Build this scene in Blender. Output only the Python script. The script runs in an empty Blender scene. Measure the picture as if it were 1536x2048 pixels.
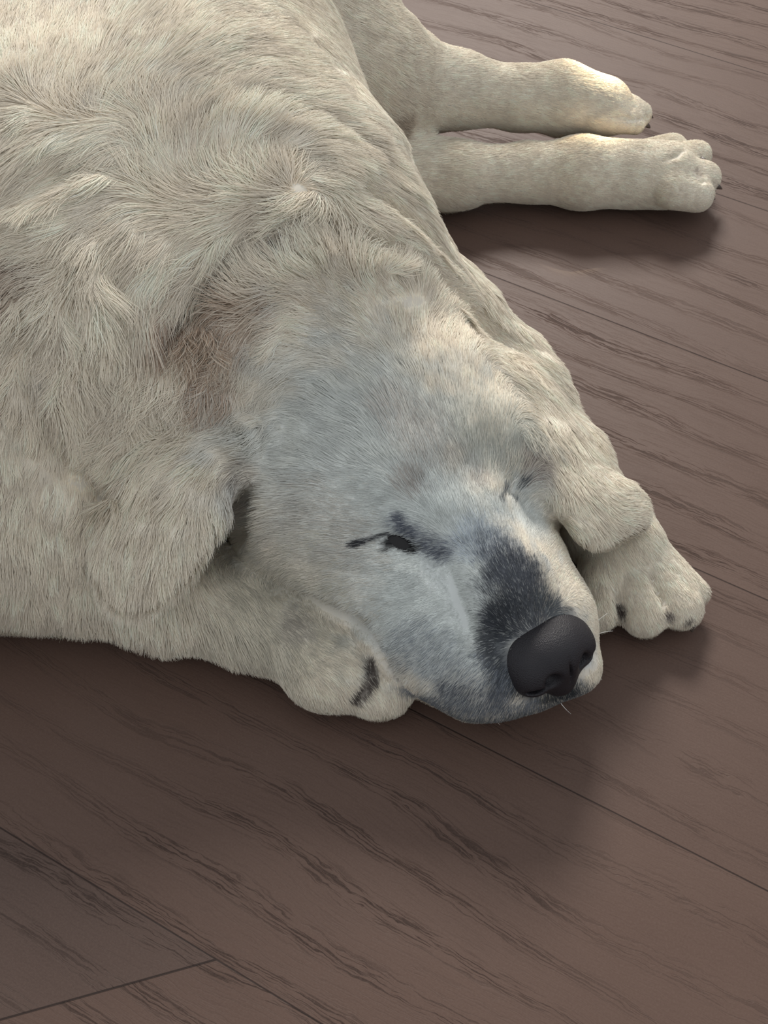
import bpy, math
import numpy as np
from mathutils import Vector, Matrix
from mathutils.bvhtree import BVHTree

# ------------------------------------------------------------------ camera
F = 2813.0                       # focal length in pixels of the 1536 x 2048 frame
EL = math.radians(50)
DIST = 1.05
CAM = np.array([0, -DIST * math.cos(EL), DIST * math.sin(EL)])
FW = np.array([0, math.cos(EL), -math.sin(EL)])
RT = np.array([1.0, 0, 0])
UP = np.array([0, math.sin(EL), math.cos(EL)])

scene = bpy.context.scene
COL = scene.collection
cam_data = bpy.data.cameras.new('camera')
cam_data.sensor_fit = 'VERTICAL'
cam_data.sensor_height = 24.0
cam_data.lens = 24.0 * F / 2048.0
cam_data.clip_start = 0.02
cam = bpy.data.objects.new('camera', cam_data)
COL.objects.link(cam)
cam.location = CAM
cam.rotation_euler = (math.radians(90) - EL, 0, 0)
scene.camera = cam

# ------------------------------------------------------------------ light
scene.view_settings.view_transform = 'Standard'
scene.view_settings.look = 'None'
scene.view_settings.gamma = 1.0
scene.view_settings.use_curve_mapping = False
scene.view_settings.exposure = 0.0

world = bpy.data.worlds.new('world')
scene.world = world
world.use_nodes = True
wn = world.node_tree.nodes
wn['Background'].inputs[0].default_value = (0.62, 0.655, 0.69, 1)
wn['Background'].inputs[1].default_value = 1.38


def look(o, target):
    d = Vector(target) - o.location
    o.rotation_euler = d.to_track_quat('-Z', 'Y').to_euler()


def area(name, loc, target, sx, sy, power, color):
    l = bpy.data.lights.new(name, 'AREA')
    l.shape = 'RECTANGLE'
    l.size, l.size_y = sx, sy
    l.energy = power
    l.color = color
    o = bpy.data.objects.new(name, l)
    COL.objects.link(o)
    o.location = loc
    look(o, target)
    return o


area('window_light', (0.15, 3.36, 2.55), (0.05, 0, 0.1), 1.2, 0.95, 222, (1.0, 0.955, 0.90))
sp = bpy.data.lights.new('sun_patch', 'SPOT')
sp.energy = 5500
sp.color = (1.0, 0.83, 0.55)
sp.spot_size = math.radians(0.95)
sp.spot_blend = 0.9
sp.shadow_soft_size = 0.02
spo = bpy.data.objects.new('sun_patch', sp)
COL.objects.link(spo)
spo.location = (0.75, 3.3, 2.3)
look(spo, (0.193, 0.437, 0.074))


# ------------------------------------------------------------------ helpers
def at(px, py, z=0.0):
    """the point at height z that the photograph shows at (px, py)"""
    d = FW + RT * (px - 768) / F + UP * (1024 - py) / F
    t = (z - CAM[2]) / d[2]
    return CAM + d * t


def project(P):
    v = P - CAM
    w = v @ FW
    return 768 + F * (v @ RT) / w, 1024 - F * (v @ UP) / w


def mat(name):
    m = bpy.data.materials.new(name)
    m.use_nodes = True
    nt = m.node_tree
    nt.nodes.clear()
    out = nt.nodes.new('ShaderNodeOutputMaterial')
    return m, nt, out


def simple(name, color, rough=0.6, spec=0.4, bump=0.0, scale=400):
    m, nt, out = mat(name)
    b = nt.nodes.new('ShaderNodeBsdfPrincipled')
    b.inputs['Base Color'].default_value = (*color, 1)
    b.inputs['Roughness'].default_value = rough
    b.inputs['Specular IOR Level'].default_value = spec
    if bump:
        tc = nt.nodes.new('ShaderNodeTexCoord')
        n = nt.nodes.new('ShaderNodeTexVoronoi')
        n.inputs['Scale'].default_value = scale
        nt.links.new(tc.outputs['Object'], n.inputs['Vector'])
        bp = nt.nodes.new('ShaderNodeBump')
        bp.inputs['Strength'].default_value = bump
        bp.inputs['Distance'].default_value = 0.0012
        nt.links.new(n.outputs['Distance'], bp.inputs['Height'])
        nt.links.new(bp.outputs['Normal'], b.inputs['Normal'])
    nt.links.new(b.outputs[0], out.inputs[0])
    return m


def mesh_obj(name, V, Fc, m, parent=None, smooth=True):
    me = bpy.data.meshes.new(name)
    me.from_pydata([tuple(v) for v in V], [], [tuple(f) for f in Fc])
    me.update()
    if smooth:
        me.polygons.foreach_set('use_smooth', [True] * len(me.polygons))
    me.materials.append(m)
    o = bpy.data.objects.new(name, me)
    COL.objects.link(o)
    if parent is not None:
        o.parent = parent
    return o


# ------------------------------------------------------------------ floor
def build_floor():
    m, nt, out = mat('stained_oak_planks')
    N, L = nt.nodes.new, nt.links.new

    def math_(op, a, b=None, clamp=False):
        n = N('ShaderNodeMath')
        n.operation = op
        n.use_clamp = clamp
        for i, v in enumerate((a, b)):
            if v is None:
                continue
            if isinstance(v, (int, float)):
                n.inputs[i].default_value = v
            else:
                L(v, n.inputs[i])
        return n.outputs[0]

    def comb(x, y, z):
        n = N('ShaderNodeCombineXYZ')
        for i, v in enumerate((x, y, z)):
            if isinstance(v, (int, float)):
                n.inputs[i].default_value = v
            else:
                L(v, n.inputs[i])
        return n.outputs[0]

    def noise(vec, scale, detail=3, rough=0.55):
        n = N('ShaderNodeTexNoise')
        n.inputs['Scale'].default_value = scale
        n.inputs['Detail'].default_value = detail
        n.inputs['Roughness'].default_value = rough
        L(vec, n.inputs['Vector'])
        return n.outputs['Fac']

    def smooth(v, lo, hi):
        n = N('ShaderNodeMapRange')
        n.interpolation_type = 'SMOOTHSTEP'
        L(v, n.inputs['Value'])
        n.inputs['From Min'].default_value = lo
        n.inputs['From Max'].default_value = hi
        return n.outputs['Result']

    def mix(fac, a, b):
        n = N('ShaderNodeMix')
        n.data_type = 'RGBA'
        if isinstance(fac, (int, float)):
            n.inputs[0].default_value = fac
        else:
            L(fac, n.inputs[0])
        for i, v in ((6, a), (7, b)):
            if isinstance(v, tuple):
                n.inputs[i].default_value = (*v, 1)
            else:
                L(v, n.inputs[i])
        return n.outputs[2]

    geo = N('ShaderNodeNewGeometry')
    sep = N('ShaderNodeSeparateXYZ')
    L(geo.outputs['Position'], sep.inputs[0])
    X, Y = sep.outputs[0], sep.outputs[1]
    a = math.radians(-31)
    u = math_('ADD', math_('MULTIPLY', X, math.cos(a)), math_('MULTIPLY', Y, math.sin(a)))
    v = math_('ADD', math_('MULTIPLY', X, -math.sin(a)), math_('MULTIPLY', Y, math.cos(a)))
    W = 0.208
    row = math_('DIVIDE', math_('ADD', v, 0.346), W)
    pid = math_('FLOOR', row)
    fr = math_('FRACT', row)
    rnd = N('ShaderNodeTexWhiteNoise')
    rnd.noise_dimensions = '1D'
    L(math_('ADD', pid, 7.3), rnd.inputs['W'])
    rv = rnd.outputs['Value']
    # end joint in the plank nearest the camera
    j0 = at(430, 1920)
    j1 = at(0, 2040)
    jd = (j1 - j0) / np.linalg.norm(j1 - j0)
    jn = np.array([-jd[1], jd[0]])
    js = math_('ADD', math_('MULTIPLY', math_('SUBTRACT', X, float(j0[0])), float(jn[0])),
               math_('MULTIPLY', math_('SUBTRACT', Y, float(j0[1])), float(jn[1])))
    first = math_('LESS_THAN', row, 0.0)
    beyond = math_('MULTIPLY', math_('GREATER_THAN', js, 0.0), first)   # toward the camera of the joint
    off = math_('ADD', math_('MULTIPLY', rv, 9.0), math_('MULTIPLY', beyond, 4.7))
    # growth rings bend the grain; pores run along it
    warp = math_('SUBTRACT', noise(comb(math_('MULTIPLY', u, 2.4), math_('MULTIPLY', v, 8.0), off), 1.0, 2, 0.5), 0.5)
    warp2 = math_('SUBTRACT', noise(comb(math_('MULTIPLY', u, 9.0), math_('MULTIPLY', v, 26.0), off), 1.0, 2, 0.5), 0.5)
    g = math_('ADD', v, math_('ADD', math_('MULTIPLY', warp, 0.070), math_('MULTIPLY', warp2, 0.010)))
    jag = math_('SUBTRACT', noise(comb(math_('MULTIPLY', u, 70.0), math_('MULTIPLY', v, 160.0), off), 1.0, 2, 0.6), 0.5)
    g = math_('ADD', g, math_('MULTIPLY', jag, 0.0042))
    ring = math_('SINE', math_('ADD', math_('MULTIPLY', g, 190.0), math_('MULTIPLY', off, 5.0)))
    band = smooth(ring, -0.1, 1.0)
    p1 = noise(comb(math_('MULTIPLY', u, 26.0), math_('MULTIPLY', g, 760.0), off), 1.0, 3, 0.65)
    p2 = noise(comb(math_('MULTIPLY', u, 14.0), math_('MULTIPLY', g, 330.0), off), 1.0, 4, 0.65)
    p3 = noise(comb(math_('MULTIPLY', u, 90.0), math_('MULTIPLY', g, 900.0), off), 1.0, 2, 0.6)
    thin = smooth(p1, 0.515, 0.61)
    wide = smooth(p2, 0.545, 0.63)
    pore = math_('MAXIMUM', math_('MULTIPLY', thin, math_('ADD', math_('MULTIPLY', band, 0.80), 0.12)),
                 math_('MULTIPLY', wide, math_('ADD', math_('MULTIPLY', band, 0.80), 0.04)))
    patch = noise(comb(u, v, off), 3.2, 2, 0.5)
    pore = math_('MULTIPLY', pore, math_('ADD', 0.35, math_('MULTIPLY', smooth(patch, 0.36, 0.58), 0.65)))
    cloud = noise(comb(u, math_('MULTIPLY', v, 2.0), off), 8.0, 3, 0.55)
    base = mix(cloud, (0.070, 0.041, 0.031), (0.099, 0.063, 0.049))
    base = mix(math_('MULTIPLY', rv, 0.35), base, (0.098, 0.058, 0.043))
    base = mix(math_('MULTIPLY', math_('MULTIPLY', first, math_('SUBTRACT', 1.0, beyond)), 0.3), base, (0.052, 0.041, 0.037))
    base = mix(math_('MULTIPLY', p3, 0.22), base, (0.052, 0.030, 0.022))
    col = mix(math_('MULTIPLY', pore, 0.78), base, (0.017, 0.010, 0.008))
    speck = noise(comb(math_('MULTIPLY', X, 700.0), math_('MULTIPLY', Y, 700.0), 0.0), 1.0, 2, 0.7)
    col = mix(math_('MULTIPLY', smooth(speck, 0.35, 0.75), 0.22), col, (0.125, 0.085, 0.068))
    # seams
    edge = math_('MINIMUM', fr, math_('SUBTRACT', 1.0, fr))
    seam = math_('SUBTRACT', 1.0, smooth(math_('MULTIPLY', edge, W), 0.0002, 0.0008))
    js_abs = math_('ABSOLUTE', js)
    joint = math_('MULTIPLY', math_('SUBTRACT', 1.0, smooth(js_abs, 0.0003, 0.0010)), first)
    joint = math_('MULTIPLY', joint, math_('GREATER_THAN', row, -1.0))
    gap = math_('MAXIMUM', seam, joint)
    col = mix(math_('MULTIPLY', gap, 0.75), col, (0.010, 0.006, 0.005))
    b = N('ShaderNodeBsdfPrincipled')
    L(col, b.inputs['Base Color'])
    L(math_('ADD', 0.50, math_('MULTIPLY', pore, 0.25)), b.inputs['Roughness'])
    b.inputs['Specular IOR Level'].default_value = 0.13
    h = math_('SUBTRACT', math_('MULTIPLY', p3, 0.15), math_('ADD', math_('MULTIPLY', pore, 0.8), gap))
    bp = N('ShaderNodeBump')
    bp.inputs['Strength'].default_value = 0.4
    bp.inputs['Distance'].default_value = 0.0012
    L(h, bp.inputs['Height'])
    L(bp.outputs['Normal'], b.inputs['Normal'])
    L(b.outputs[0], out.inputs[0])
    V = [(-2.5, -2, 0), (2.5, -2, 0), (2.5, 3.5, 0), (-2.5, 3.5, 0),
         (-2.5, -2, -0.02), (2.5, -2, -0.02), (2.5, 3.5, -0.02), (-2.5, 3.5, -0.02)]
    Fc = [(0, 1, 2, 3), (7, 6, 5, 4), (0, 4, 5, 1), (1, 5, 6, 2), (2, 6, 7, 3), (3, 7, 4, 0)]
    o = mesh_obj('floor', V, Fc, m, smooth=False)
    o['kind'] = 'structure'
    o['label'] = 'reddish-brown stained oak plank floor with open grain'



build_floor()


def boxes(lst):
    V_, F_ = [], []
    for (x0, y0, z0), (x1, y1, z1) in lst:
        n = len(V_)
        V_ += [(x0, y0, z0), (x1, y0, z0), (x1, y1, z0), (x0, y1, z0), (x0, y0, z1), (x1, y0, z1), (x1, y1, z1), (x0, y1, z1)]
        F_ += [tuple(n + i for i in f) for f in ((0, 3, 2, 1), (4, 5, 6, 7), (0, 1, 5, 4), (1, 2, 6, 5), (2, 3, 7, 6), (3, 0, 4, 7))]
    return V_, F_


wall = mesh_obj('wall_back', *boxes([((-2.5, 3.5, 0), (2.5, 3.6, 2.0)), ((-2.5, 3.5, 3.0), (2.5, 3.6, 3.2)),
                                      ((-2.5, 3.5, 2.0), (-0.45, 3.6, 3.0)), ((0.75, 3.5, 2.0), (2.5, 3.6, 3.0))]),
                simple('plaster', (.6, .58, .54), 0.8, 0.2), smooth=False)
wall['kind'] = 'structure'
frame = mesh_obj('window_1', *boxes([((-0.45, 3.52, 2.0), (0.75, 3.58, 2.05)), ((-0.45, 3.52, 2.95), (0.75, 3.58, 3.0)),
                                      ((-0.45, 3.52, 2.05), (-0.40, 3.58, 2.95)), ((0.70, 3.52, 2.05), (0.75, 3.58, 2.95))]),
                 simple('window_paint', (.8, .8, .78), 0.5, 0.4), smooth=False)
frame['kind'] = 'structure'

# ------------------------------------------------------------------ distance field of the dog's body
def new_field(lo, hi, h):
    global H, LO, HI, NG, AX, GRID
    H, LO, HI = h, np.array(lo, float), np.array(hi, float)
    NG = np.ceil((HI - LO) / H).astype(int) + 1
    AX = [LO[i] + H * np.arange(NG[i]) for i in range(3)]
    GRID = np.full(NG, 0.06, np.float32)


new_field((-0.62, -0.34, -0.004), (0.36, 0.80, 0.365), 0.0035)


def block(lo, hi, pad):
    s = []
    for i in range(3):
        a = max(0, int((lo[i] - pad - LO[i]) / H))
        b = min(NG[i], int((hi[i] + pad - LO[i]) / H) + 2)
        s.append(slice(a, max(a, b)))
    g = np.meshgrid(*[AX[i][s[i]] for i in range(3)], indexing='ij', sparse=True)
    return tuple(s), [x.astype(np.float32) for x in g]


def smin(a, b, k):
    h = np.clip(0.5 + 0.5 * (a - b) / k, 0, 1)
    return a * (1 - h) + b * h - k * h * (1 - h)


def smax(a, b, k):
    return -smin(-a, -b, k)


def put(s, d, k, cut=False):
    if cut:
        GRID[s] = smax(GRID[s], -d, k)
    else:
        GRID[s] = smin(GRID[s], d, k)


def cone(a, b, r1, r2, k=0.02, flat=None, squash=1.0, cut=False):
    """tapered capsule; flat = direction in which it is thinned by squash"""
    a, b = np.array(a, float), np.array(b, float)
    R = max(r1, r2)
    s, (x, y, z) = block(np.minimum(a, b) - R, np.maximum(a, b) + R, k + 0.02)
    px, py, pz = x - a[0], y - a[1], z - a[2]
    ba = b - a
    if flat is not None:
        n = np.array(flat, float)
        n /= np.linalg.norm(n)
        q = (px * n[0] + py * n[1] + pz * n[2]) * (squash - 1)
        px, py, pz = px + q * n[0], py + q * n[1], pz + q * n[2]
        ba = ba + n * (ba @ n) * (squash - 1)
    L2 = max(ba @ ba, 1e-9)
    t = np.clip((px * ba[0] + py * ba[1] + pz * ba[2]) / L2, 0, 1)
    d = np.sqrt((px - t * ba[0]) ** 2 + (py - t * ba[1]) ** 2 + (pz - t * ba[2]) ** 2) - (r1 + (r2 - r1) * t)
    if flat is not None:
        d = d / (0.5 + 0.5 * squash)
    put(s, d, k, cut)


def ell(c, r, M=None, k=0.02, cut=False):
    c, r = np.array(c, float), np.array(r, float)
    R = r.max()
    s, (x, y, z) = block(c - R, c + R, k + 0.02)
    px, py, pz = x - c[0], y - c[1], z - c[2]
    if M is not None:
        px, py, pz = (px * M[0, 0] + py * M[1, 0] + pz * M[2, 0],
                      px * M[0, 1] + py * M[1, 1] + pz * M[2, 1],
                      px * M[0, 2] + py * M[1, 2] + pz * M[2, 2])
    k0 = np.sqrt((px / r[0]) ** 2 + (py / r[1]) ** 2 + (pz / r[2]) ** 2)
    k1 = np.sqrt((px / r[0] ** 2) ** 2 + (py / r[1] ** 2) ** 2 + (pz / r[2] ** 2) ** 2) + 1e-6
    put(s, k0 * (k0 - 1) / k1, k, cut)


def chain(pts, k=0.02, flat=None, squash=1.0):
    """pts: (px, py, z, r) in photograph pixels and metres"""
    for p, q in zip(pts[:-1], pts[1:]):
        cone(at(*p[:3]), at(*q[:3]), p[3], q[3], k, flat, squash)


# trunk, lying with the spine to the left of the picture
chain([(330, -170, .15, .13), (310, 60, .15, .145), (330, 250, .145, .15), (400, 420, .145, .142), (520, 560, .13, .13)], 0.03)
chain([(-150, -100, .14, .13), (-50, 250, .15, .145), (60, 500, .14, .135), (250, 700, .12, .12)], 0.05)
# neck and nape
chain([(540, 520, .135, .12), (640, 620, .11, .095)], 0.03)
cone(at(540, 610, .115), at(800, 655, .100), 0.090, 0.058, 0.02)
# chest in front of the left foreleg
chain([(660, 560, .08, .083), (845, 690, .06, .058), (1000, 800, .045, .045)], 0.03)
# thrown mane on the near side of the neck
chain([(150, 720, .09, .085), (260, 830, .08, .085), (370, 880, .070, .058)], 0.012)
# right foreleg, folded under the cheek
chain([(-260, 930, .085, .085), (-60, 1010, .075, .080), (110, 1070, .055, .060), (330, 1165, .040, .040)], 0.02)
chain([(330, 1165, .040, .040), (520, 1225, .034, .033), (640, 1290, .032, .030)], 0.015)
ell(at(672, 1322, .030), (.039, .034, .029), None, 0.008)
ell(at(752, 1372, .020), (.026, .022, .018), None, 0.004)
# left foreleg, passing under the neck and out past the left ear
chain([(1000, 760, .04, .04), (1120, 930, .034, .030), (1205, 1050, .030, .028)], 0.02)
chain([(1205, 1040, .030, .029), (1248, 1095, .030, .0285)], 0.012)
for a, b, r in (((1215, 1100), (1194, 1212), .0175), ((1250, 1095), (1289, 1226), .0165),
                ((1285, 1095), (1363, 1216), .0150), ((1310, 1100), (1390, 1182), .0095)):
    cone(at(*a, .030), at(*b, .0185), r * 1.05, r, 0.003)
# hind legs
HU = [(560, 40, .15, .10), (700, 150, .11, .070), (790, 170, .088, .042), (900, 178, .075, .029), (1040, 196, .066, .027)]
chain(HU, 0.025)
chain([(1040, 196, .066, .027), (1120, 196, .064, .031), (1205, 213, .058, .027)], 0.01)
for a, b, r in (((1190, 195), (1262, 214), .013), ((1195, 212), (1280, 228), .013), ((1190, 235), (1268, 246), .012)):
    cone(at(*a, .060), at(*b, .050), r, r * 0.85, 0.006)
chain([(660, 330, .05, .05), (800, 352, .036, .030), (900, 350, .034, .0255), (1050, 345, .030, .0245)], 0.02)
chain([(1050, 345, .030, .0245), (1160, 345, .032, .0305), (1330, 350, .031, .0300)], 0.01)
for a, b, r in (((1290, 308), (1345, 294), .0130), ((1340, 325), (1392, 312), .0150),
                ((1350, 350), (1406, 356), .0165), ((1340, 378), (1392, 388), .0170)):
    cone(at(*a, .034), at(*b, .027), r, r * 0.95, 0.004)

# head; its own axes are x to the nose, y to the dog's left, z up


def rot(a, b, c):
    ca, sa, cb, sb, cc, sc = math.cos(a), math.sin(a), math.cos(b), math.sin(b), math.cos(c), math.sin(c)
    return (np.array([[ca, -sa, 0], [sa, ca, 0], [0, 0, 1]]) @ np.array([[cb, 0, sb], [0, 1, 0], [-sb, 0, cb]])
            @ np.array([[1, 0, 0], [0, cc, -sc], [0, sc, cc]]))


HM = rot(-1.00, 0.26, -0.06)
HO = at(800, 880, .102)


def head(px, py, z, r, k=0.015, cut=False):
    ell(at(px, py, z), r, HM, k, cut)


BODY = GRID
GRID = np.full(NG, 0.06, np.float32)
head(795, 850, .100, (.088, .086, .066), 0.012)              # cranium
head(880, 945, .100, (.046, .064, .048), 0.014)               # forehead
head(1008, 905, .108, (.034, .026, .030), 0.014)             # left brow
head(770, 1000, .108, (.036, .030, .030), 0.014)             # right brow
head(600, 1035, .078, (.060, .048, .056), 0.016)             # right cheek
head(690, 1120, .076, (.052, .040, .040), 0.016)             # cheek below the right eye
head(1030, 960, .085, (.042, .022, .040), 0.012)             # left cheek
head(800, 1092, .096, (.019, .010, .013), 0.008)             # eyeballs under the lids
head(1024, 990, .096, (.016, .009, .011), 0.010)
chain([(915, 1060, .092, .043), (990, 1180, .078, .037), (1062, 1268, .058, .027)], 0.012)       # bridge of the muzzle
chain([(790, 1180, .066, .042), (865, 1262, .052, .040), (955, 1327, .044, .034), (1060, 1338, .038, .027)], 0.012)   # right flew
chain([(1040, 1120, .070, .030), (1105, 1240, .055, .026), (1142, 1330, .040, .020)], 0.012)     # left flew
head(1005, 1315, .045, (.034, .034, .030), 0.014)
chain([(760, 1240, .040, .036), (930, 1355, .022, .024)], 0.006)                                  # lower jaw
cone(at(740, 900, .08), at(640, 760, .08), .07, .075, 0.03)  # throat
zz = AX[2][None, None, :].astype(np.float32)
yy = AX[1][None, :, None].astype(np.float32)
kk = 0.0025 + 0.020 * np.clip((zz - 0.078) / 0.03, 0, 1) * np.clip((yy + 0.09) / 0.06, 0, 1)
GRID = smin(BODY, GRID, kk)
del BODY
# hollow between the right ear and the cheek
ell(at(432, 1035, .098), (.024, .034, .032), HM, 0.012, True)
# ears, each a flap with a front and a back
EAR_R = [(500, 880, .128, .020), (425, 908, .128, .029), (348, 985, .120, .036), (298, 1065, .110, .038), (274, 1122, .103, .031)]
EAR_L = [(985, 730, .118, .024), (1050, 780, .112, .030), (1100, 870, .100, .036), (1150, 960, .090, .036)]
ear_n_r = np.array([-.35, -.50, .80])
ear_n_l = np.array([.62, .10, .78])


def flap(pts, n, sq):
    n = n / np.linalg.norm(n)
    for p, q in zip(pts[:-1], pts[1:]):
        cone(at(*p[:3]), at(*q[:3]), p[3], q[3], 0.006, flat=n, squash=sq)


flap(EAR_R, ear_n_r, 3.6)
flap(EAR_L, ear_n_l, 3.4)
n_ = ear_n_l / np.linalg.norm(ear_n_l)
for a, b in (((1150, 960, .090), (1172, 1035, .082)), ((1150, 960, .090), (1245, 1005, .078)), ((1172, 1035, .082), (1245, 1005, .078))):
    cone(at(*a), at(*b), .024, .020, 0.006, flat=n_, squash=2.6)

# rest on the floor
s_, (x_, y_, z_) = block(LO, HI, 0)
GRID[:] = smax(GRID, (0.0015 - z_).astype(np.float32) + 0 * GRID[:1, :1, :], 0.004)
GRID[0], GRID[-1], GRID[:, 0], GRID[:, -1], GRID[:, :, 0], GRID[:, :, -1] = (0.05,) * 6


def surface_nets(g):
    ins = g < 0
    c = [ins[i:i + g.shape[0] - 1, j:j + g.shape[1] - 1, k:k + g.shape[2] - 1]
         for i in (0, 1) for j in (0, 1) for k in (0, 1)]
    anyin = np.zeros_like(c[0])
    allin = np.ones_like(c[0])
    for q in c:
        anyin |= q
        allin &= q
    act = anyin & ~allin
    I = np.argwhere(act)
    idx = np.full(act.shape, -1, np.int32)
    idx[act] = np.arange(len(I))
    P = np.zeros((len(I), 3))
    n = np.zeros(len(I))
    corners = [(i, j, k) for i in (0, 1) for j in (0, 1) for k in (0, 1)]
    for a in corners:
        for ax in range(3):
            if a[ax]:
                continue
            b = list(a)
            b[ax] = 1
            ga = g[tuple((I + a).T)]
            gb = g[tuple((I + b).T)]
            m = (ga < 0) != (gb < 0)
            t = ga[m] / (ga[m] - gb[m])
            p = np.array(a, float)[None].repeat(m.sum(), 0)
            p[:, ax] += t
            P[m] += p
            n[m] += 1
    P = (I + P / n[:, None]) * H + LO
    Q = []
    for ax in range(3):
        b_, c_ = [(1, 2), (2, 0), (0, 1)][ax]
        sl0 = [slice(None)] * 3
        sl1 = [slice(None)] * 3
        sl0[ax], sl1[ax] = slice(0, -1), slice(1, None)
        e0, e1 = ins[tuple(sl0)], ins[tuple(sl1)]
        E = np.argwhere(e0 != e1)
        E = E[(E[:, b_] > 0) & (E[:, c_] > 0) & (E[:, b_] < act.shape[b_]) & (E[:, c_] < act.shape[c_])]
        fl = e0[tuple(E.T)]

        def cell(db, dc):
            w = E.copy()
            w[:, b_] -= db
            w[:, c_] -= dc
            return idx[tuple(w.T)]
        q = np.stack([cell(1, 1), cell(0, 1), cell(0, 0), cell(1, 0)], 1)
        q[~fl] = q[~fl][:, ::-1]
        Q.append(q)
    return P, np.concatenate(Q)


V, Q = surface_nets(GRID)
BODY_FIELD, BODY_LO, BODY_H = GRID, LO.copy(), H


def vnormals(V, Q):
    n = np.cross(V[Q[:, 2]] - V[Q[:, 0]], V[Q[:, 3]] - V[Q[:, 1]])
    N = np.zeros_like(V)
    for i in range(4):
        for a in range(3):
            N[:, a] += np.bincount(Q[:, i], n[:, a], len(V))
    return N / (np.linalg.norm(N, axis=1, keepdims=True) + 1e-12)


def relax(V, Q, it, f=0.5):
    E = np.concatenate([Q[:, [i, (i + 1) % 4]] for i in range(4)])
    E = np.concatenate([E, E[:, ::-1]])
    cnt = np.bincount(E[:, 0], minlength=len(V))[:, None]
    for _ in range(it):
        S = np.stack([np.bincount(E[:, 0], V[E[:, 1], a], len(V)) for a in range(3)], 1)
        V = V + f * (S / cnt - V)
    return V


V = relax(V, Q, 3)

# keep the largest connected piece out of the raycasts: everything overlaps, so one piece is expected
bvh = BVHTree.FromPolygons([tuple(v) for v in V], [tuple(int(i) for i in q) for q in Q])


def hit(px, py):
    d = FW + RT * (px - 768) / F + UP * (1024 - py) / F
    r = bvh.ray_cast(Vector(CAM), Vector(d).normalized())
    if r[0] is None or r[0].z < 0.004:
        r = bvh.find_nearest(Vector(at(px, py, 0.03)))
    return np.array(r[0])


def polydist(P, pts):
    best = np.full(len(P), 1e9)
    tt = np.zeros(len(P))
    n = len(pts) - 1
    for i, (a, b) in enumerate(zip(pts[:-1], pts[1:])):
        ba = b - a
        t = np.clip((P - a) @ ba / (ba @ ba + 1e-12), 0, 1)
        d = np.linalg.norm(P - a - t[:, None] * ba, axis=1)
        m = d < best
        best[m] = d[m]
        tt[m] = (i + t[m]) / n
    return best, tt


# folds (negative) and rolls (positive) of loose skin and coat: pixels, depth mm, half-width mm
FOLDS = [
    ([(640, 455), (585, 480), (520, 505), (460, 545), (400, 600), (350, 640), (310, 690)], -22, 9),
    ([(640, 455), (720, 480), (800, 520), (900, 590), (960, 650), (1010, 690)], -9, 8),
    ([(700, 360), (770, 400), (840, 450), (900, 520)], -8, 5),
    ([(430, 235), (540, 215), (640, 240), (740, 300), (820, 370)], -3, 6),
    ([(480, 640), (560, 560), (680, 530), (800, 560), (900, 620)], 7, 16),
    ([(360, 470), (480, 400), (620, 390), (740, 440)], 5, 16),
    ([(350, 330), (440, 270), (560, 270), (660, 320)], 4, 14),
    ([(60, 640), (60, 760), (110, 870), (210, 970), (320, 1010)], -8, 9),
    ([(250, 470), (245, 560), (270, 680)], -4, 6),
    ([(200, 480), (190, 570), (210, 680)], 3, 6),
    ([(130, 540), (150, 620), (190, 690)], -4, 5),
    ([(20, 400), (90, 360), (200, 310), (280, 330)], -5, 9),
    ([(10, 520), (40, 560), (60, 600)], -6, 8),
    ([(300, 740), (400, 730), (480, 760)], -4, 8),
    ([(80, 240), (100, 170), (180, 110)], -2, 12),
    ([(600, 60), (660, 120), (690, 210)], -3, 12),
    ([(455, 1095), (540, 1172), (640, 1210), (715, 1243), (765, 1310), (815, 1380)], -7, 4.5),
    ([(600, 1120), (700, 1140), (790, 1145)], -2.0, 3.5),
    ([(900, 1130), (925, 1210), (960, 1290)], -2.5, 5),
    ([(690, 980), (760, 1010), (850, 1035), (900, 1050)], -2.5, 8),
    ([(640, 1000), (700, 940), (780, 920)], 2.5, 14),
    ([(560, 900), (640, 850), (720, 820)], -3, 12),
    ([(930, 1000), (960, 940), (985, 880)], -3, 8),
    ([(760, 1130), (830, 1150), (890, 1190)], 2.5, 8),
    ([(870, 900), (830, 840), (800, 780)], -2.5, 10),
    ([(715, 1085), (760, 1072), (800, 1074), (840, 1092)], -3.2, 2.6),
    ([(1000, 1000), (1025, 990), (1050, 962)], -2.6, 2.6),
    ([(760, 1045), (800, 1050), (850, 1075)], 1.4, 3),
    ([(1225, 1150), (1236, 1200), (1241, 1232)], -8, 3.2),
    ([(1292, 1130), (1320, 1185), (1334, 1228)], -6, 3.0),
    ([(1345, 1130), (1375, 1175)], -2, 2.6),
    ([(720, 1300), (735, 1345), (715, 1395)], -5, 3.5),
    ([(750, 1290), (785, 1350), (830, 1400)], -4, 3.0),
    ([(1330, 316), (1352, 310), (1368, 298)], -3, 3),
    ([(1380, 350), (1402, 362), (1425, 372)], -3, 3),
    ([(1225, 232), (1270, 238), (1300, 235)], -3, 2.5),
]
for pts, dep, wid in FOLDS:
    w = [hit(*p) for p in pts]
    d, t = polydist(V, w)
    m = d < wid * 3e-3
    Nn = vnormals(V, Q)
    fall = np.exp(-(d[m] / (wid * 1e-3)) ** 2) * np.sin(np.clip(t[m], 0.06, 0.94) * np.pi) ** 0.5
    V[m] += Nn[m] * (dep * 1e-3 * fall)[:, None]


def hashn(i, j, k, seed):
    h = (i * 73856093) ^ (j * 19349663) ^ (k * 83492791) ^ (seed * 2654435761)
    h = (h ^ (h >> 13)) * 1274126177
    h &= 0xffffffff
    h ^= h >> 16
    return (h & 0xffffff) / float(0xffffff)


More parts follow.
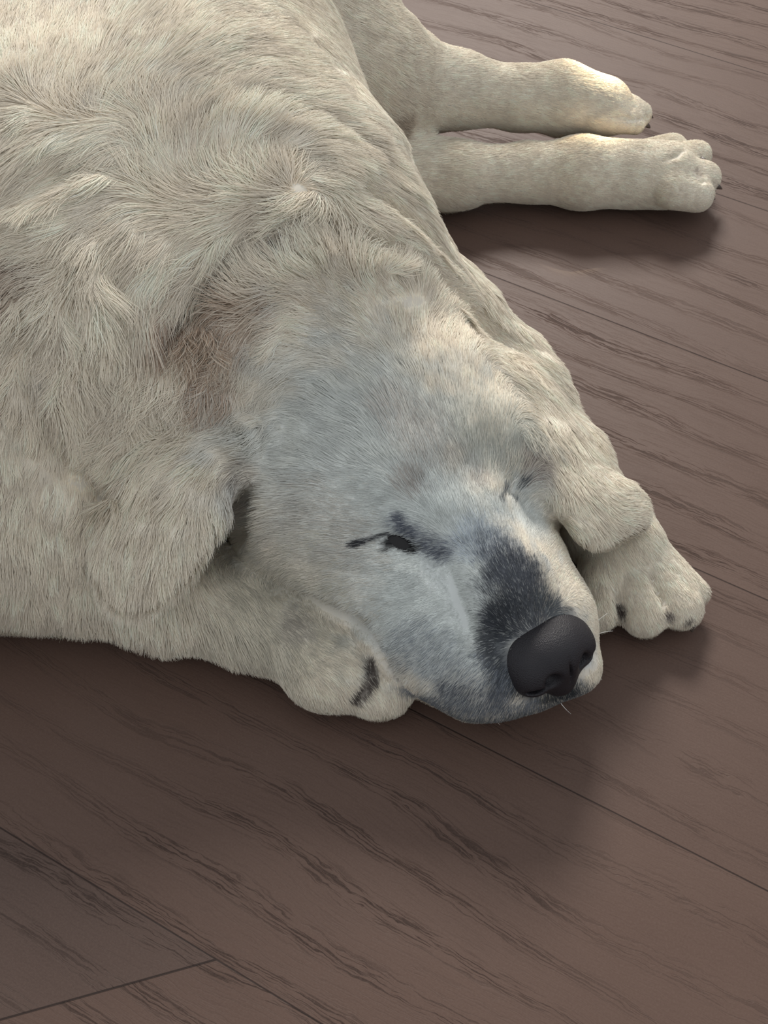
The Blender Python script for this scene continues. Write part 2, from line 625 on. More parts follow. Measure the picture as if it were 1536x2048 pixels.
def vnoise(P, freq, seed=0):
    """smooth value noise, -1..1"""
    p = P * freq + 100.0
    i = np.floor(p).astype(np.int64)
    f = p - i
    f = f * f * (3 - 2 * f)
    r = 0
    for a in (0, 1):
        for b in (0, 1):
            for c in (0, 1):
                w = (f[:, 0] if a else 1 - f[:, 0]) * (f[:, 1] if b else 1 - f[:, 1]) * (f[:, 2] if c else 1 - f[:, 2])
                r = r + w * hashn(i[:, 0] + a, i[:, 1] + b, i[:, 2] + c, seed)
    return r * 2 - 1


V[:, 2] = np.maximum(V[:, 2], 0.0012)
bvh = BVHTree.FromPolygons([tuple(v) for v in V], [tuple(int(i) for i in q) for q in Q])
NV = vnormals(V, Q)

# ------------------------------------------------------------------ coat: how it lies, how long, what colour
# px, py, flow in the picture (x right, y down), length mm, curl
FLOW = [
    (1060, 1140, -.35, -1, 3.5, 0), (1000, 1180, -.45, -1, 4, 0), (1000, 1060, -.3, -1, 5, 0), (930, 1010, -.3, -1, 6, 0),
    (880, 930, -.4, -1, 8, 0), (830, 850, -.5, -1, 9, 0), (980, 870, -.1, -1, 8, 0), (1040, 900, .1, -1, 7, 0),
    (960, 780, -.1, -1, 11, 0), (860, 720, -.3, -1, 12, .1), (730, 780, -.9, -.7, 12, .1), (700, 690, -1, -.4, 16, .3),
    (650, 870, -1, -.5, 9, 0), (560, 950, -1, -.1, 9, 0), (600, 1060, -1, .1, 8, 0), (500, 1080, -1, .3, 10, 0),
    (480, 1000, -.8, .3, 12, .1), (700, 1020, -1, -.2, 6, 0), (640, 1160, -1, .15, 8, 0), (760, 1180, -1, .25, 6, 0),
    (800, 1110, -.9, .2, 4, 0), (860, 1150, -.7, .3, 4, 0), (920, 1200, -.6, .1, 4, 0), (850, 1270, -.7, .5, 5, 0),
    (780, 1270, -.8, .5, 6, 0), (900, 1350, -.7, .7, 6, 0), (1000, 1400, -.5, 1, 6, 0), (1160, 1370, .1, 1, 4, 0),
    (1165, 1250, .5, .5, 3, 0), (1110, 1150, .2, -.6, 4, 0), (1080, 1050, .3, -.6, 5, 0),
    (900, 650, .3, -1, 16, .1), (800, 600, -.5, -.9, 24, .3), (650, 560, -.5, -.9, 28, .4), (520, 560, -.7, -.8, 26, .4),
    (900, 580, .6, .1, 24, .2), (970, 650, .7, .5, 20, .2), (760, 510, .9, .1, 26, .2),
    (560, 650, -.5, .3, 26, .6), (480, 690, -.4, .7, 26, 1.0), (400, 680, -.3, .9, 28, 1.0), (430, 780, -.3, .9, 26, 1.0),
    (360, 760, -.6, .7, 30, .8), (520, 780, -.5, .5, 18, .6),
    (640, 420, -.9, .5, 30, .3), (520, 430, -.9, .5, 34, .3), (420, 490, -.7, .8, 36, .3), (340, 560, -.4, 1, 38, .3),
    (270, 620, -.05, 1, 40, .3), (210, 560, .15, 1, 38, .4), (150, 600, .3, 1, 36, .5), (280, 480, -.4, .9, 38, .4),
    (130, 480, -.9, .3, 36, .5), (50, 500, -.9, .3, 32, .5), (40, 620, -.6, .6, 30, .6), (120, 700, -.2, 1, 30, .6),
    (110, 800, .1, 1, 28, .4), (200, 780, .2, .9, 28, .6), (280, 850, -.8, .6, 32, .5), (200, 930, -.3, .9, 28, .4),
    (360, 830, -.9, .4, 30, .5), (300, 960, -.2, 1, 26, .4),
    (480, 870, -.9, .3, 18, .3), (420, 910, -.8, .7, 22, .3), (370, 980, -.4, 1, 24, .3), (310, 1060, -.2, 1, 22, .2),
    (260, 1140, 0, 1, 18, .2), (430, 990, .1, 1, 18, .2), (360, 1090, .15, 1, 16, .2),
    (1000, 720, .6, .5, 16, .2), (1070, 760, .6, .9, 20, .3), (1110, 850, .5, 1, 22, .4), (1160, 900, .6, .9, 20, .3),
    (1130, 960, .3, 1, 18, .3), (1180, 1010, .5, .7, 14, .1), (1250, 1010, 1, .2, 14, .1), (1060, 880, .3, 1, 14, .2),
    (100, 330, -.6, .5, 32, .3), (250, 300, -.4, .3, 32, .3), (330, 330, .2, -.9, 30, .3), (60, 410, -.9, .5, 34, .3),
    (440, 330, .1, -1, 34, .3), (480, 260, .7, -.6, 34, .2), (560, 220, 1, 0, 32, .2), (660, 260, 1, .5, 30, .15),
    (760, 340, .9, .7, 26, .15), (840, 430, .8, .9, 24, .1), (900, 520, .6, 1, 22, .1), (970, 600, .5, 1, 22, .1),
    (600, 330, .9, .2, 32, .2), (700, 410, 1, .5, 30, .2), (540, 350, -.2, -.8, 32, .4),
    (200, 180, .5, -.6, 24, .1), (400, 150, .8, -.3, 22, .1), (560, 140, .8, .2, 20, .1), (100, 80, .2, -.8, 20, .1),
    (300, 50, .5, -.6, 18, .1), (500, 40, .8, 0, 16, .05), (620, 60, .6, .6, 14, 0), (700, 160, .5, .8, 14, 0),
    (-100, 300, -.6, .6, 28, .2), (-100, 700, -.4, .9, 28, .2), (-60, 100, .2, -.8, 22, .1),
    (0, 950, -.2, 1, 18, .1), (120, 1080, .0, 1, 18, .1), (60, 1200, .1, 1, 20, .1), (220, 1220, .15, 1, 20, .1),
    (-100, 1100, 0, 1, 20, .1), (330, 1250, .3, 1, 20, .1), (450, 1170, .6, .6, 10, 0), (440, 1270, .5, .9, 18, .1),
    (580, 1240, .8, .5, 8, 0), (560, 1340, .5, .9, 12, 0), (660, 1300, .9, .5, 7, 0), (700, 1370, .6, .8, 7, 0),
    (1180, 1090, .4, .9, 8, 0), (1280, 1080, .6, .9, 7, 0), (1200, 1180, .2, 1, 7, 0), (1290, 1190, .4, 1, 6, 0),
    (1360, 1180, .5, .9, 6, 0), (1380, 1240, .3, 1, 5, 0),
    (780, 150, .7, .5, 12, 0), (870, 170, 1, .2, 10, 0), (1000, 190, 1, .15, 8, 0), (1150, 190, 1, .3, 6, 0),
    (1260, 225, 1, .3, 4, 0), (860, 350, 1, 0, 9, 0), (1000, 350, 1, .05, 7, 0), (1150, 350, 1, .1, 6, 0),
    (1320, 340, 1, .2, 5, 0), (1400, 360, 1, .2, 4, 0), (780, 280, .9, .4, 16, .1), (860, 410, .9, .5, 12, 0),
]
CP = np.array([hit(f[0], f[1]) for f in FLOW])
CD = np.array([RT * f[2] - UP * f[3] for f in FLOW])
CD /= np.linalg.norm(CD, axis=1, keepdims=True)
CL = np.array([f[4] for f in FLOW]) * 1e-3
CC = np.array([f[5] for f in FLOW])

CREAM = np.array([.87, .79, .665])
WHITE = np.array([.70, .72, .69])
# px, py, radius px, colour, weight: coat markings, and shade painted into gaps and hollows
SPOTS = [
    (700, 900, 230, WHITE, .9), (850, 1080, 190, WHITE, 1), (900, 1230, 170, WHITE, 1), (620, 1100, 130, (.56, .52, .46), .6),
    (1000, 870, 110, (.55, .55, .49), .7), (1060, 1040, 60, WHITE, .8), (560, 1230, 140, (.60, .56, .46), .7),
    (960, 1080, 50, (.62, .67, .72), .6), (1168, 1300, 26, (.66, .68, .68), .8),
    (1150, 1375, 22, (.30, .32, .34), .6), (982, 1238, 26, (.09, .095, .11), .85), (1005, 1392, 30, (.14, .145, .16), .85),
    (820, 960, 34, (.42, .37, .33), .55), (960, 958, 26, (.44, .39, .35), .5), (835, 870, 60, (.58, .53, .48), .45),
    (900, 915, 40, (.52, .48, .43), .45), (790, 815, 45, (.62, .56, .50), .4),
    (400, 680, 75, (.42, .29, .20), .6), (330, 650, 40, (.30, .18, .12), .6), (430, 770, 60, (.48, .35, .26), .5), (480, 640, 60, (.50, .38, .29), .5),  # ruff stains; neck crease, here and below, also browned to paint its shade
    (20, 560, 50, (.36, .26, .20), .6), (520, 500, 60, (.45, .38, .30), .4), (90, 660, 30, (.5, .44, .36), .4),
    (430, 1060, 60, (.30, .22, .18), .7), (475, 1000, 35, (.36, .30, .26), .5), (480, 960, 40, (.36, .31, .27), .5),  # brownish inner ear, with the deep shade of the hollow painted in
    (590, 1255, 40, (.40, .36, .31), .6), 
    (800, 1330, 22, (.30, .27, .24), .4), (1242, 1222, 16, (.06, .045, .04), .95), (1338, 1232, 12, (.14, .11, .10), .8), (1378, 1246, 12, (.14, .12, .10), .7),  # between the toes: dark pads and the shade of the gaps, painted in
    (1075, 930, 35, (.45, .38, .34), .5), (1395, 345, 12, (.3, .24, .2), .5), (800, 260, 40, (.45, .36, .27), .6),  # last one paints the shadow on the fur between the hind legs
    (90, 745, 26, (.45, .42, .38), .3),
]
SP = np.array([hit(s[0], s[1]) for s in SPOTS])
# px polyline, half-width px, colour, weight
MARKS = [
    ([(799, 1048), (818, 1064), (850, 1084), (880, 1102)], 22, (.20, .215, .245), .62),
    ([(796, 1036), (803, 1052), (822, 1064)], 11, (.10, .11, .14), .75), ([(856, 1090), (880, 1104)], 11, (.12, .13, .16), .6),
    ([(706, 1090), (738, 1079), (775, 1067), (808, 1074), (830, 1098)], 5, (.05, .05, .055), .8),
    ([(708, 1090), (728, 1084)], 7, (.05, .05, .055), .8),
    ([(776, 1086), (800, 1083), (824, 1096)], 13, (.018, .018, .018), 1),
    ([(742, 1322), (742, 1362), (712, 1396)], 13, (.10, .08, .07), .9),  # dark gap in the curled paw, its shade painted into the coat
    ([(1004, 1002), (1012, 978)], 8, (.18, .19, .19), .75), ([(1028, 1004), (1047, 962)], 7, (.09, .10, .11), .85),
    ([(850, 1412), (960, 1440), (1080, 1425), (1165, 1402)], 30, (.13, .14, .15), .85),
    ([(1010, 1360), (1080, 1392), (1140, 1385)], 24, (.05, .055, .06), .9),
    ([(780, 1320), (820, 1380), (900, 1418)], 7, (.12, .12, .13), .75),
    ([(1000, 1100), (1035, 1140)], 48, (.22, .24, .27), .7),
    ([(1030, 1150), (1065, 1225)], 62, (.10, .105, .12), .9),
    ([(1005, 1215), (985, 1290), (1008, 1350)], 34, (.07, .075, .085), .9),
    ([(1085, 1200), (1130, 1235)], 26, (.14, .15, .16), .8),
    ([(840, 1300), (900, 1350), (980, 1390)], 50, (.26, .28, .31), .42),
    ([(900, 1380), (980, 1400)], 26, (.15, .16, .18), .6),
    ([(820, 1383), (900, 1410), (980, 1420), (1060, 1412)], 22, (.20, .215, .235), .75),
]
MW = [[hit(*p) for p in m_[0]] for m_ in MARKS]
DEP = (SP - CAM) @ FW
SR = np.array([s[2] for s in SPOTS]) * DEP / F


def coat_colour(P, rnd=None):
    c = np.tile(CREAM, (len(P), 1))
    v = vnoise(P, 18, 5)[:, None] * 0.5 + 0.5
    c = c * (1 - 0.16 * v) + np.array([.78, .66, .50]) * 0.16 * v
    wob = 1 + 0.30 * vnoise(P, 70, 3) + 0.16 * vnoise(P, 200, 4)

    def lay(c, m, w, col):
        if rnd is not None:
            w = 0.45 * w + 0.55 * (rnd[m] < w)
        c[m] = c[m] * (1 - w[:, None]) + np.array(col) * w[:, None]
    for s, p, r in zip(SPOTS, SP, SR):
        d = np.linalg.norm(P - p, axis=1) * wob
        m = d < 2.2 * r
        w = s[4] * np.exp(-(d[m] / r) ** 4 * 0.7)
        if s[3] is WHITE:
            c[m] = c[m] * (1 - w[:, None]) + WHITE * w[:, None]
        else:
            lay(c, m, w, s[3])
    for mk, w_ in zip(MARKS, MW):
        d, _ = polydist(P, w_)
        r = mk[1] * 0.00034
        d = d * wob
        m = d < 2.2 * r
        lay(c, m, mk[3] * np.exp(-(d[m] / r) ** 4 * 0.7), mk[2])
    return c


def nearest_field(P):
    """inverse-distance blend of the control points"""
    D = np.zeros((len(P), 3))
    Ln = np.zeros(len(P))
    Cu = np.zeros(len(P))
    for a in range(0, len(P), 20000):
        p = P[a:a + 20000]
        d2 = ((p[:, None, :] - CP[None]) ** 2).sum(2) + 1e-5
        w = 1 / d2 ** 1.6
        w /= w.sum(1, keepdims=True)
        D[a:a + 20000] = w @ CD
        Ln[a:a + 20000] = w @ CL
        Cu[a:a + 20000] = w @ CC
    return D, Ln, Cu


def field_at(P):
    p = (P - BODY_LO) / BODY_H
    p = np.clip(p, 0, np.array(BODY_FIELD.shape) - 1.001)
    i = p.astype(np.int64)
    f = p - i
    o = 0
    for a in (0, 1):
        for b in (0, 1):
            for c in (0, 1):
                w = (f[:, 0] if a else 1 - f[:, 0]) * (f[:, 1] if b else 1 - f[:, 1]) * (f[:, 2] if c else 1 - f[:, 2])
                o = o + w * BODY_FIELD[i[:, 0] + a, i[:, 1] + b, i[:, 2] + c]
    return o


def unit(v):
    return v / (np.linalg.norm(v, axis=1, keepdims=True) + 1e-12)


def tangent(P, N, D):
    """direction in the surface whose view from the camera runs along D"""
    m = np.cross(P - CAM, D)
    t = np.cross(m, N)
    sgn = np.sign((t * D).sum(1))[:, None]
    t = unit(t) * np.where(sgn == 0, 1, sgn)
    u = unit(D - N * (D * N).sum(1)[:, None])
    f = np.clip(np.abs((N * unit(CAM - P)).sum(1)) * 2.5, 0, 1)[:, None]
    return unit(t * f + u * (1 - f) + 1e-9)


# ------------------------------------------------------------------ dog
dog = bpy.data.objects.new('dog', None)
COL.objects.link(dog)
dog['label'] = 'cream golden retriever asleep on the wooden floor, chin resting on its folded foreleg'
dog['category'] = 'dog'

# skin under the coat
m_skin, nt, out = mat('coat_underlayer')
b = nt.nodes.new('ShaderNodeBsdfDiffuse')
att = nt.nodes.new('ShaderNodeAttribute')
att.attribute_name = 'coat'
nt.links.new(att.outputs['Color'], b.inputs['Color'])
nt.links.new(b.outputs[0], out.inputs[0])
body = mesh_obj('body', V, Q, m_skin, dog)
bc = np.ones((len(V), 4), np.float32)
bc[:, :3] = coat_colour(V) * 0.68  # skin darkened to stand in for the self-shadowing of the hair
ca = body.data.color_attributes.new('coat', 'FLOAT_COLOR', 'POINT')
ca.data.foreach_set('color', bc.ravel())

# coat shader: strands take most of their shading from the surface they lie on
m_fur, nt, out = mat('dog_hair')
N_, L_ = nt.nodes.new, nt.links.new
ac = N_('ShaderNodeAttribute'); ac.attribute_name = 'hair_color'
an = N_('ShaderNodeAttribute'); an.attribute_name = 'lie'
ge = N_('ShaderNodeNewGeometry')
vm = N_('ShaderNodeMix'); vm.data_type = 'VECTOR'
vm.inputs[0].default_value = 0.60
L_(ge.outputs['Normal'], vm.inputs[4]); L_(an.outputs['Vector'], vm.inputs[5])
vn = N_('ShaderNodeVectorMath'); vn.operation = 'NORMALIZE'
L_(vm.outputs[1], vn.inputs[0])
df = N_('ShaderNodeBsdfDiffuse')
L_(ac.outputs['Color'], df.inputs['Color']); L_(vn.outputs[0], df.inputs['Normal'])
tr = N_('ShaderNodeBsdfTranslucent')
L_(ac.outputs['Color'], tr.inputs['Color']); L_(vn.outputs[0], tr.inputs['Normal'])
gl = N_('ShaderNodeBsdfGlossy')
gl.inputs['Roughness'].default_value = 0.55
L_(ac.outputs['Color'], gl.inputs['Color'])
m1 = N_('ShaderNodeMixShader'); m1.inputs[0].default_value = 0.36
L_(df.outputs[0], m1.inputs[1]); L_(tr.outputs[0], m1.inputs[2])
m2 = N_('ShaderNodeMixShader'); m2.inputs[0].default_value = 0.07
L_(m1.outputs[0], m2.inputs[1]); L_(gl.outputs[0], m2.inputs[2])
L_(m2.outputs[0], out.inputs[0])

# nose leather, its own fine surface
NF = at(1082, 1300, .052) - at(930, 1075, .088)
NF[2] = 0.42 * np.linalg.norm(NF[:2])
NF /= np.linalg.norm(NF)
NLEFT = np.cross([0, 0, 1.0], NF)
NLEFT /= np.linalg.norm(NLEFT)
NUP = np.cross(NF, NLEFT)
MN = np.stack([NF, NLEFT, NUP], 1)
NC = at(1078, 1296, .0605)
new_field(NC - .05, NC + .05, 0.0010)


def nose(c, rr, k=0.004, cut=False):
    ell(NC + MN @ np.array(c), rr, MN, k, cut)


nose((.002, 0, .003), (.026, .0330, .0215), 0.004)
nose((.014, 0, .001), (.018, .0240, .0195), 0.006)
for sd in (-1, 1):
    nose((.012, sd * .0180, -.003), (.015, .0140, .0155), 0.005)     # wings
nose((.012, 0, -.017), (.014, .012, .013), 0.008)
for sd in (-1, 1):
    nose((.0305, sd * .0130, -.005), (.0095, .0056, .0060), 0.003, True)   # nostrils
    nose((.0245, sd * .0235, -.009), (.0100, .0060, .0022), 0.002, True)   # slit running outward
nose((.033, 0, -.012), (.006, .0012, .017), 0.002, True)
NVt, NQ = surface_nets(GRID)
NVt = relax(NVt, NQ, 2)
nose_ob = mesh_obj('nose', NVt, NQ, simple('nose_leather', (.012, .010, .012), 0.50, 0.30, 0.35, 1500), dog)
nose_ob['label'] = 'black pebbled nose leather with two nostrils'


def ball(c, r, M, name, m, nu=24, nv=14):
    Vv, Ff = [], []
    for j in range(nv + 1):
        th = math.pi * j / nv
        for i in range(nu):
            ph_ = 2 * math.pi * i / nu
            Vv.append(c + M @ (np.array([math.sin(th) * math.cos(ph_), math.sin(th) * math.sin(ph_), math.cos(th)]) * r))
    for j in range(nv):
        for i in range(nu):
            Ff.append((j * nu + i, (j + 1) * nu + i, (j + 1) * nu + (i + 1) % nu, j * nu + (i + 1) % nu))
    return mesh_obj(name, Vv, Ff, m, dog)


def tube(name, P_, R_, m, seg=10):
    Vv, Ff = [], []
    P_ = [np.array(p, float) for p in P_]
    for i, p in enumerate(P_):
        tg = P_[min(i + 1, len(P_) - 1)] - P_[max(i - 1, 0)]
        tg /= np.linalg.norm(tg)
        a_ = np.cross(tg, [0.1, 0.2, 1.0])
        a_ /= np.linalg.norm(a_)
        b_ = np.cross(tg, a_)
        for j in range(seg):
            w_ = 2 * math.pi * j / seg
            Vv.append(p + R_[i] * (a_ * math.cos(w_) + b_ * math.sin(w_)))
    for i in range(len(P_) - 1):
        for j in range(seg):
            Ff.append((i * seg + j, i * seg + (j + 1) % seg, (i + 1) * seg + (j + 1) % seg, (i + 1) * seg + j))
    Ff.append(tuple(range(seg))[::-1])
    Ff.append(tuple(range((len(P_) - 1) * seg, len(P_) * seg)))
    return mesh_obj(name, Vv, Ff, m, dog)


m_eye = simple('eye_dark', (.006, .005, .005), 0.35, 0.25)
h_ = hit(800, 1089)
eye_ob = ball(h_ + unit((h_ - CAM)[None])[0] * .0080, (.0150, .0100, .0088), HM, 'eye', m_eye)
eye_ob['label'] = 'dark slit of the nearly closed right eye'

m_claw = simple('claw_horn', (.075, .058, .048), 0.45, 0.4)
CLAWS = [((1374, 1236, .018), (1384, 1252, .012), (1384, 1264, .005)), ((1394, 1186, .018), (1402, 1200, .014), (1404, 1212, .007)),
         ((1294, 1246, .018), (1297, 1264, .011), (1295, 1275, .004)), ((1192, 1232, .018), (1190, 1248, .010), (1188, 1258, .004)),
         ((1345, 297, .040), (1362, 298, .036), (1370, 304, .030)), ((1400, 318, .036), (1418, 330, .032), (1424, 345, .026)),
         ((1412, 358, .030), (1434, 372, .024), (1444, 378, .016)), ((1398, 392, .024), (1420, 396, .018), (1430, 398, .010)),
         ((1280, 222, .052), (1298, 228, .048), (1306, 236, .043)), ((1276, 244, .045), (1294, 250, .040), (1300, 256, .035)),
         ((700, 1368, .018), (712, 1388, .012), (716, 1402, .006)), ((728, 1352, .020), (736, 1378, .012), (738, 1392, .006))]
for c_ in CLAWS:
    w_ = [at(*p) for p in c_]
    a_, b_, d_ = w_
    tube('claw', [a_ + (b_ - a_) * t for t in (0, .5)] + [b_, b_ + (d_ - b_) * .6, d_], [.0032, .0032, .0026, .0016, .0005], m_claw, 8)

m_wh = simple('whisker_hair', (.75, .74, .70), 0.4, 0.4)
WH = [((1172, 1262, .050), (1195, 1240, .062), (1216, 1226, .066)), ((1176, 1280, .046), (1200, 1262, .058), (1226, 1262, .060)),
      ((1168, 1240, .054), (1184, 1222, .064), (1190, 1200, .066)), ((1175, 1330, .036), (1192, 1338, .036), (1204, 1360, .028)),
      ((960, 1395, .030), (975, 1425, .026), (1000, 1450, .016)), ((900, 1375, .034), (905, 1415, .028), (925, 1446, .016)),
      ((1110, 1385, .022), (1120, 1410, .018), (1142, 1428, .008)), ((1020, 975, .122), (1026, 962, .134), (1036, 956, .140))]
for w_ in WH:
    p0, p1, p2 = [at(*p) for p in w_]
    tube('whisker', [(1 - t) ** 2 * p0 + 2 * t * (1 - t) * p1 + t * t * p2 for t in np.linspace(0, 1, 7)],
         [.00028, .00026, .00024, .0002, .00016, .00011, .00006], m_wh, 5)

rng = np.random.default_rng(7)
T = np.concatenate([Q[:, [0, 1, 2]], Q[:, [0, 2, 3]]])
A = V[T[:, 0]]
B = V[T[:, 1]]
Cc = V[T[:, 2]]
area_t = np.linalg.norm(np.cross(B - A, Cc - A), axis=1) / 2
cen = (A + B + Cc) / 3
nrm = unit(np.cross(B - A, Cc - A))
qx, qy = project(cen)
facing = (nrm * unit(CAM - cen)).sum(1)
wgt = area_t.copy()
wgt[facing < -0.45] = 0
wgt[cen[:, 2] < 0.004] = 0
# bare places: the slits between the eyelids and the nose
slit_r, _ = polydist(cen, [hit(*p) for p in ((770, 1090), (790, 1086), (812, 1088), (828, 1096))])
wgt[slit_r < .0019] = 0
slit_l, _ = polydist(cen, [hit(*p) for p in ((1012, 1000), (1030, 992), (1045, 972))])
wgt[slit_l < .0002] = 0
nz = (cen - NC) @ MN
wgt[(nz[:, 0] > -.010) & (np.abs(nz[:, 1]) < .030) & (nz[:, 2] > -.020) & (nz[:, 2] < .022)] *= 0.1
outside = (qx < -60) | (qx > 1600) | (qy < -60)
wgt[outside] *= 0.35
wgt[(qx < -500) | (qy < -450)] *= 0.4
COUNT = 720000
# shorter hair stands closer
_, lt, _ = nearest_field(cen)
wgt *= np.clip(0.012 / lt, 0.75, 2.0) ** 0.6
pick = rng.choice(len(T), COUNT, p=wgt / wgt.sum())
r1, r2 = rng.random(COUNT), rng.random(COUNT)
fl = r1 + r2 > 1
r1[fl], r2[fl] = 1 - r1[fl], 1 - r2[fl]
P0 = A[pick] * (1 - r1 - r2)[:, None] + B[pick] * r1[:, None] + Cc[pick] * r2[:, None]
N0 = unit(NV[T[pick, 0]] * (1 - r1 - r2)[:, None] + NV[T[pick, 1]] * r1[:, None] + NV[T[pick, 2]] * r2[:, None])
D0, L0, K0 = nearest_field(P0)
crease = np.full(COUNT, 1e9)
for f_ in FOLDS[:3]:
    crease = np.minimum(crease, polydist(P0, [hit(*p) for p in f_[0]])[0])
for f_ in FOLDS:
    if f_[0][0] == (455, 1095):
        crease = np.minimum(crease, polydist(P0, [hit(*p) for p in f_[0]])[0] + .004)
L0 = L0 * (1 - 0.72 * np.exp(-(crease / .011) ** 2))
D0 = unit(D0)
T0 = tangent(P0, N0, D0)
S0 = np.cross(N0, T0)
# locks: hairs share a slowly changing turn of direction, and gather to lock centres
swirl = (vnoise(P0, 55, 11) * 0.55 + vnoise(P0, 110, 12) * 0.45) * (0.25 + 1.0 * K0)
T0 = unit(T0 * np.cos(swirl)[:, None] + S0 * np.sin(swirl)[:, None])
jit = rng.normal(0, 0.10, COUNT)
T0 = unit(T0 + S0 * jit[:, None])
S0 = np.cross(N0, T0)
K = 6
s = np.linspace(0, 1, K)
length = L0 * rng.uniform(0.65, 1.12, COUNT) * (1 + 0.25 * vnoise(P0, 60, 21))
lift = np.clip(0.30 - 3.0 * L0, 0.19, 0.29) * (1 + 0.5 * vnoise(P0, 80, 31))
pts = np.zeros((COUNT, K, 3), np.float32)
# lock centres on a jittered lattice
cs = 0.0045 + 0.0065 * np.clip((L0 - 0.006) / 0.03, 0, 1)
lv = np.where(L0 > 0.018, 0, 1)
csz = np.where(lv == 0, 0.0095, 0.0045)
csz = np.where(L0 > 0.027, 0.0125, csz)
cell = np.floor(P0 / csz[:, None]).astype(np.int64)
bd = np.full(COUNT, 1e9)
bc_ = np.zeros((COUNT, 3))
for dx in (-1, 0, 1):
    for dy in (-1, 0, 1):
        for dz in (-1, 0, 1):
            c = cell + (dx, dy, dz)
            q = np.stack([hashn(c[:, 0], c[:, 1], c[:, 2], 40 + i) for i in range(3)], 1)
            q = (c + q) * csz[:, None]
            d = ((q - P0) ** 2).sum(1)
            m = d < bd
            bd[m] = d[m]
            bc_[m] = q[m]
toc = bc_ - P0
toc -= N0 * (toc * N0).sum(1)[:, None]
toc -= T0 * (toc * T0).sum(1)[:, None]
grip = np.clip((L0 - 0.004) / 0.02, 0.15, 1) * np.where(L0 > 0.027, 0.74, 0.62)
ph = hashn(*[np.floor(bc_[:, i] * 5000).astype(np.int64) for i in range(3)], 77) * 6.28
cr = hashn(*[np.floor(bc_[:, i] * 5000).astype(np.int64) for i in range(3)], 78)
wave = K0 * L0 * 0.16
base_d = field_at(P0)
for i, t in enumerate(s):
    rise = np.sin(np.clip(lift, 0.05, 1)) * (t - 0.42 * t * t) * 1.15
    q = P0 + T0 * (length * t * np.cos(lift))[:, None] + N0 * (length * rise)[:, None]
    q = q + toc * (grip * t ** 1.3)[:, None]
    wv = wave * t * np.sin(ph + t * 6.5)
    q = q + S0 * wv[:, None] + N0 * (0.35 * wave * t * np.cos(ph + t * 5.5))[:, None]
    q = q - N0 * (0.0008 * (1 - t))
    if i:                                             # hair lies over rising skin, never through it
        want = base_d + np.minimum(length * t * 0.10, 0.0030) * (0.6 + 0.8 * cr)
        low = np.nonzero(field_at(q) < want)[0]
        for _ in range(2):
            ql = q[low]
            e_ = 0.003
            gr = unit(np.stack([field_at(ql + np.eye(3)[a] * e_) - field_at(ql - np.eye(3)[a] * e_) for a in range(3)], 1))
            q[low] = ql + gr * np.clip(want[low] - field_at(ql), 0, .012)[:, None]
    q[:, 2] = np.maximum(q[:, 2], 0.0008 + 0.002 * rng.random(COUNT) * t)
    pts[:, i] = q
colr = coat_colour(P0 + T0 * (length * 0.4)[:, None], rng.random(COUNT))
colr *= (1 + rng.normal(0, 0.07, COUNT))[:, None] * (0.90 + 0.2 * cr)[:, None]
# warmer, darker roots in the long coat
colr = np.clip(colr, 0.012, 0.9)
ROOT_TINT = np.array([.80, .72, .62])
rad = np.clip(0.00015 + 0.004 * L0, 0.00015, 0.00025) * rng.uniform(0.8, 1.2, COUNT)
rad[(np.abs(project(P0)[0] - 768) > 900)] *= 1.6

# which patch of coat a hair belongs to
def ear_mask(P, pts_, lim):
    w = [at(*p[:3]) for p in pts_]
    d, _ = polydist(P, w)
    return d < lim


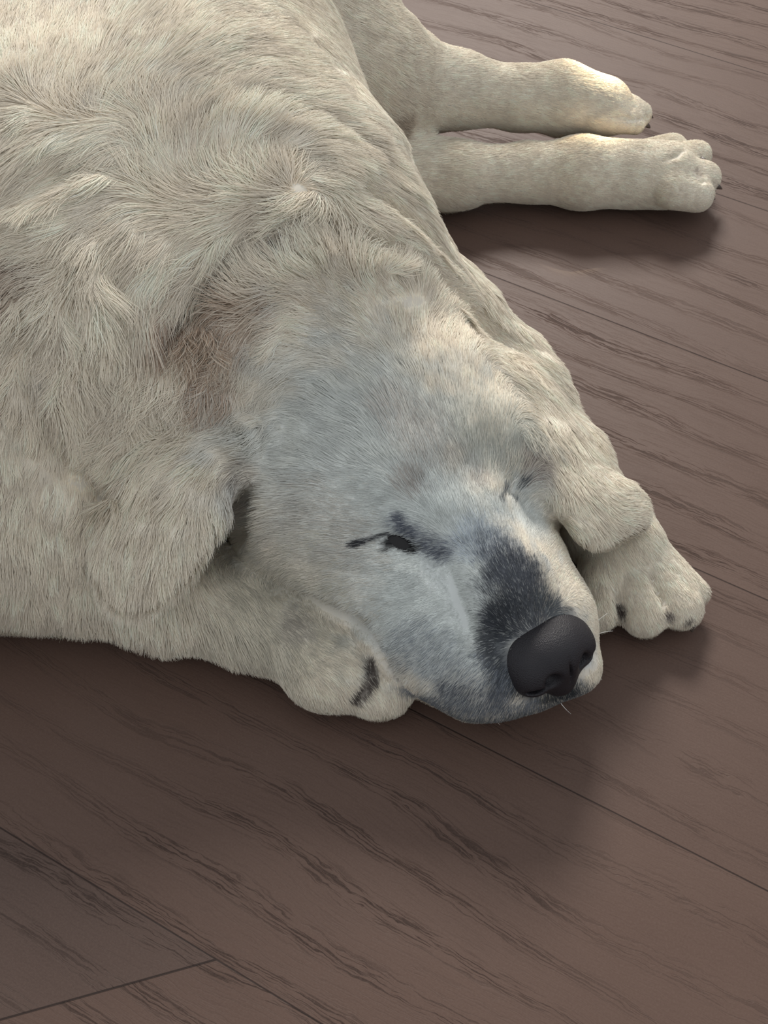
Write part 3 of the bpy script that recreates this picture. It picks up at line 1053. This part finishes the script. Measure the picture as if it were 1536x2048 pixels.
hx = (P0 - HO) @ HM / 1.2
qx, qy = project(P0)
region = np.zeros(COUNT, int)                        # 0 body
region[(hx[:, 0] > -.085) & (np.abs(hx[:, 1]) < .095) & (qy > 690 - 0.0 * qx) & (hx[:, 2] > -.095)
       & ((hx[:, 0] > -.03) | (hx[:, 2] > .0)) & (qx > 470)] = 1
er = ear_mask(P0, EAR_R, .046) & (P0[:, 2] > .045) & (qx < 545) & (qy > 840)
el = ear_mask(P0, EAR_L, .040) & (P0[:, 2] > .050) & (qx > 950) & ((qx > 1040) | (qy < 800))
hind = (qx > 760) & (qy < 440) & (P0[:, 1] > .20)
upper = hind & (((qy < 268) & (P0[:, 2] > .03)) | (qy < 250))
fore_l = (qx > 1090) & (qy > 1020) & (P0[:, 2] < .075) & (P0[:, 0] > .125) & ~el & (hx[:, 0] > -9)
fore_l &= (np.abs(hx[:, 1]) > .055)
fore_r = (P0[:, 2] < .078) & (qx < 800) & (qy > 1060) & (hx[:, 1] < -.045) | ((qx < 240) & (qy > 960))
fore_r &= ~er
region[fore_l] = 2
region[fore_r] = 3
region[hind] = 4
region[upper] = 5
region[er] = 6
region[el] = 7
ruff = (region == 0) & (qx < 620) & (qy > 430) & (L0 > 0.019)
region[ruff] = 8
NAMES = ['body_fur', 'head_fur', 'foreleg_fur', 'foreleg_fur', 'hind_leg_fur', 'hind_leg_fur', 'ear_fur', 'ear_fur', 'neck_ruff']
LABELS = {1: 'short whitish fur of the face, dark grey on the muzzle', 8: 'long wavy ruff with brownish stains'}


def hair_object(name, idx, label=None):
    n = len(idx)
    hc = bpy.data.hair_curves.new(name)
    hc.add_curves([K] * n)
    hc.points.foreach_set('position', pts[idx].ravel())
    r = (rad[idx][:, None] * (1 - 0.78 * s[None, :] ** 1.6)).astype(np.float32)
    ra = hc.attributes.get('radius') or hc.attributes.new('radius', 'FLOAT', 'POINT')
    ra.data.foreach_set('value', r.ravel())
    c = np.ones((n, K, 4), np.float32)
    f = np.clip(1 - s * 2.2, 0, 1)[None, :, None] * np.clip((L0[idx] - .01) / .02, 0, 1)[:, None, None] * 0.8
    c[:, :, :3] = colr[idx][:, None, :] * (1 - f + f * ROOT_TINT)
    a_ = hc.attributes.new('hair_color', 'FLOAT_COLOR', 'POINT')
    a_.data.foreach_set('color', c.ravel())
    nn = np.repeat(N0[idx][:, None, :], K, 1).astype(np.float32)
    a_ = hc.attributes.new('lie', 'FLOAT_VECTOR', 'POINT')
    a_.data.foreach_set('vector', nn.ravel())
    hc.materials.append(m_fur)
    o = bpy.data.objects.new(name, hc)
    COL.objects.link(o)
    o.parent = dog
    if label:
        o['label'] = label
    return o


if True:
    for k, nm in enumerate(NAMES):
        ix = np.nonzero(region == k)[0]
        if len(ix):
            hair_object(nm, ix, LABELS.get(k))
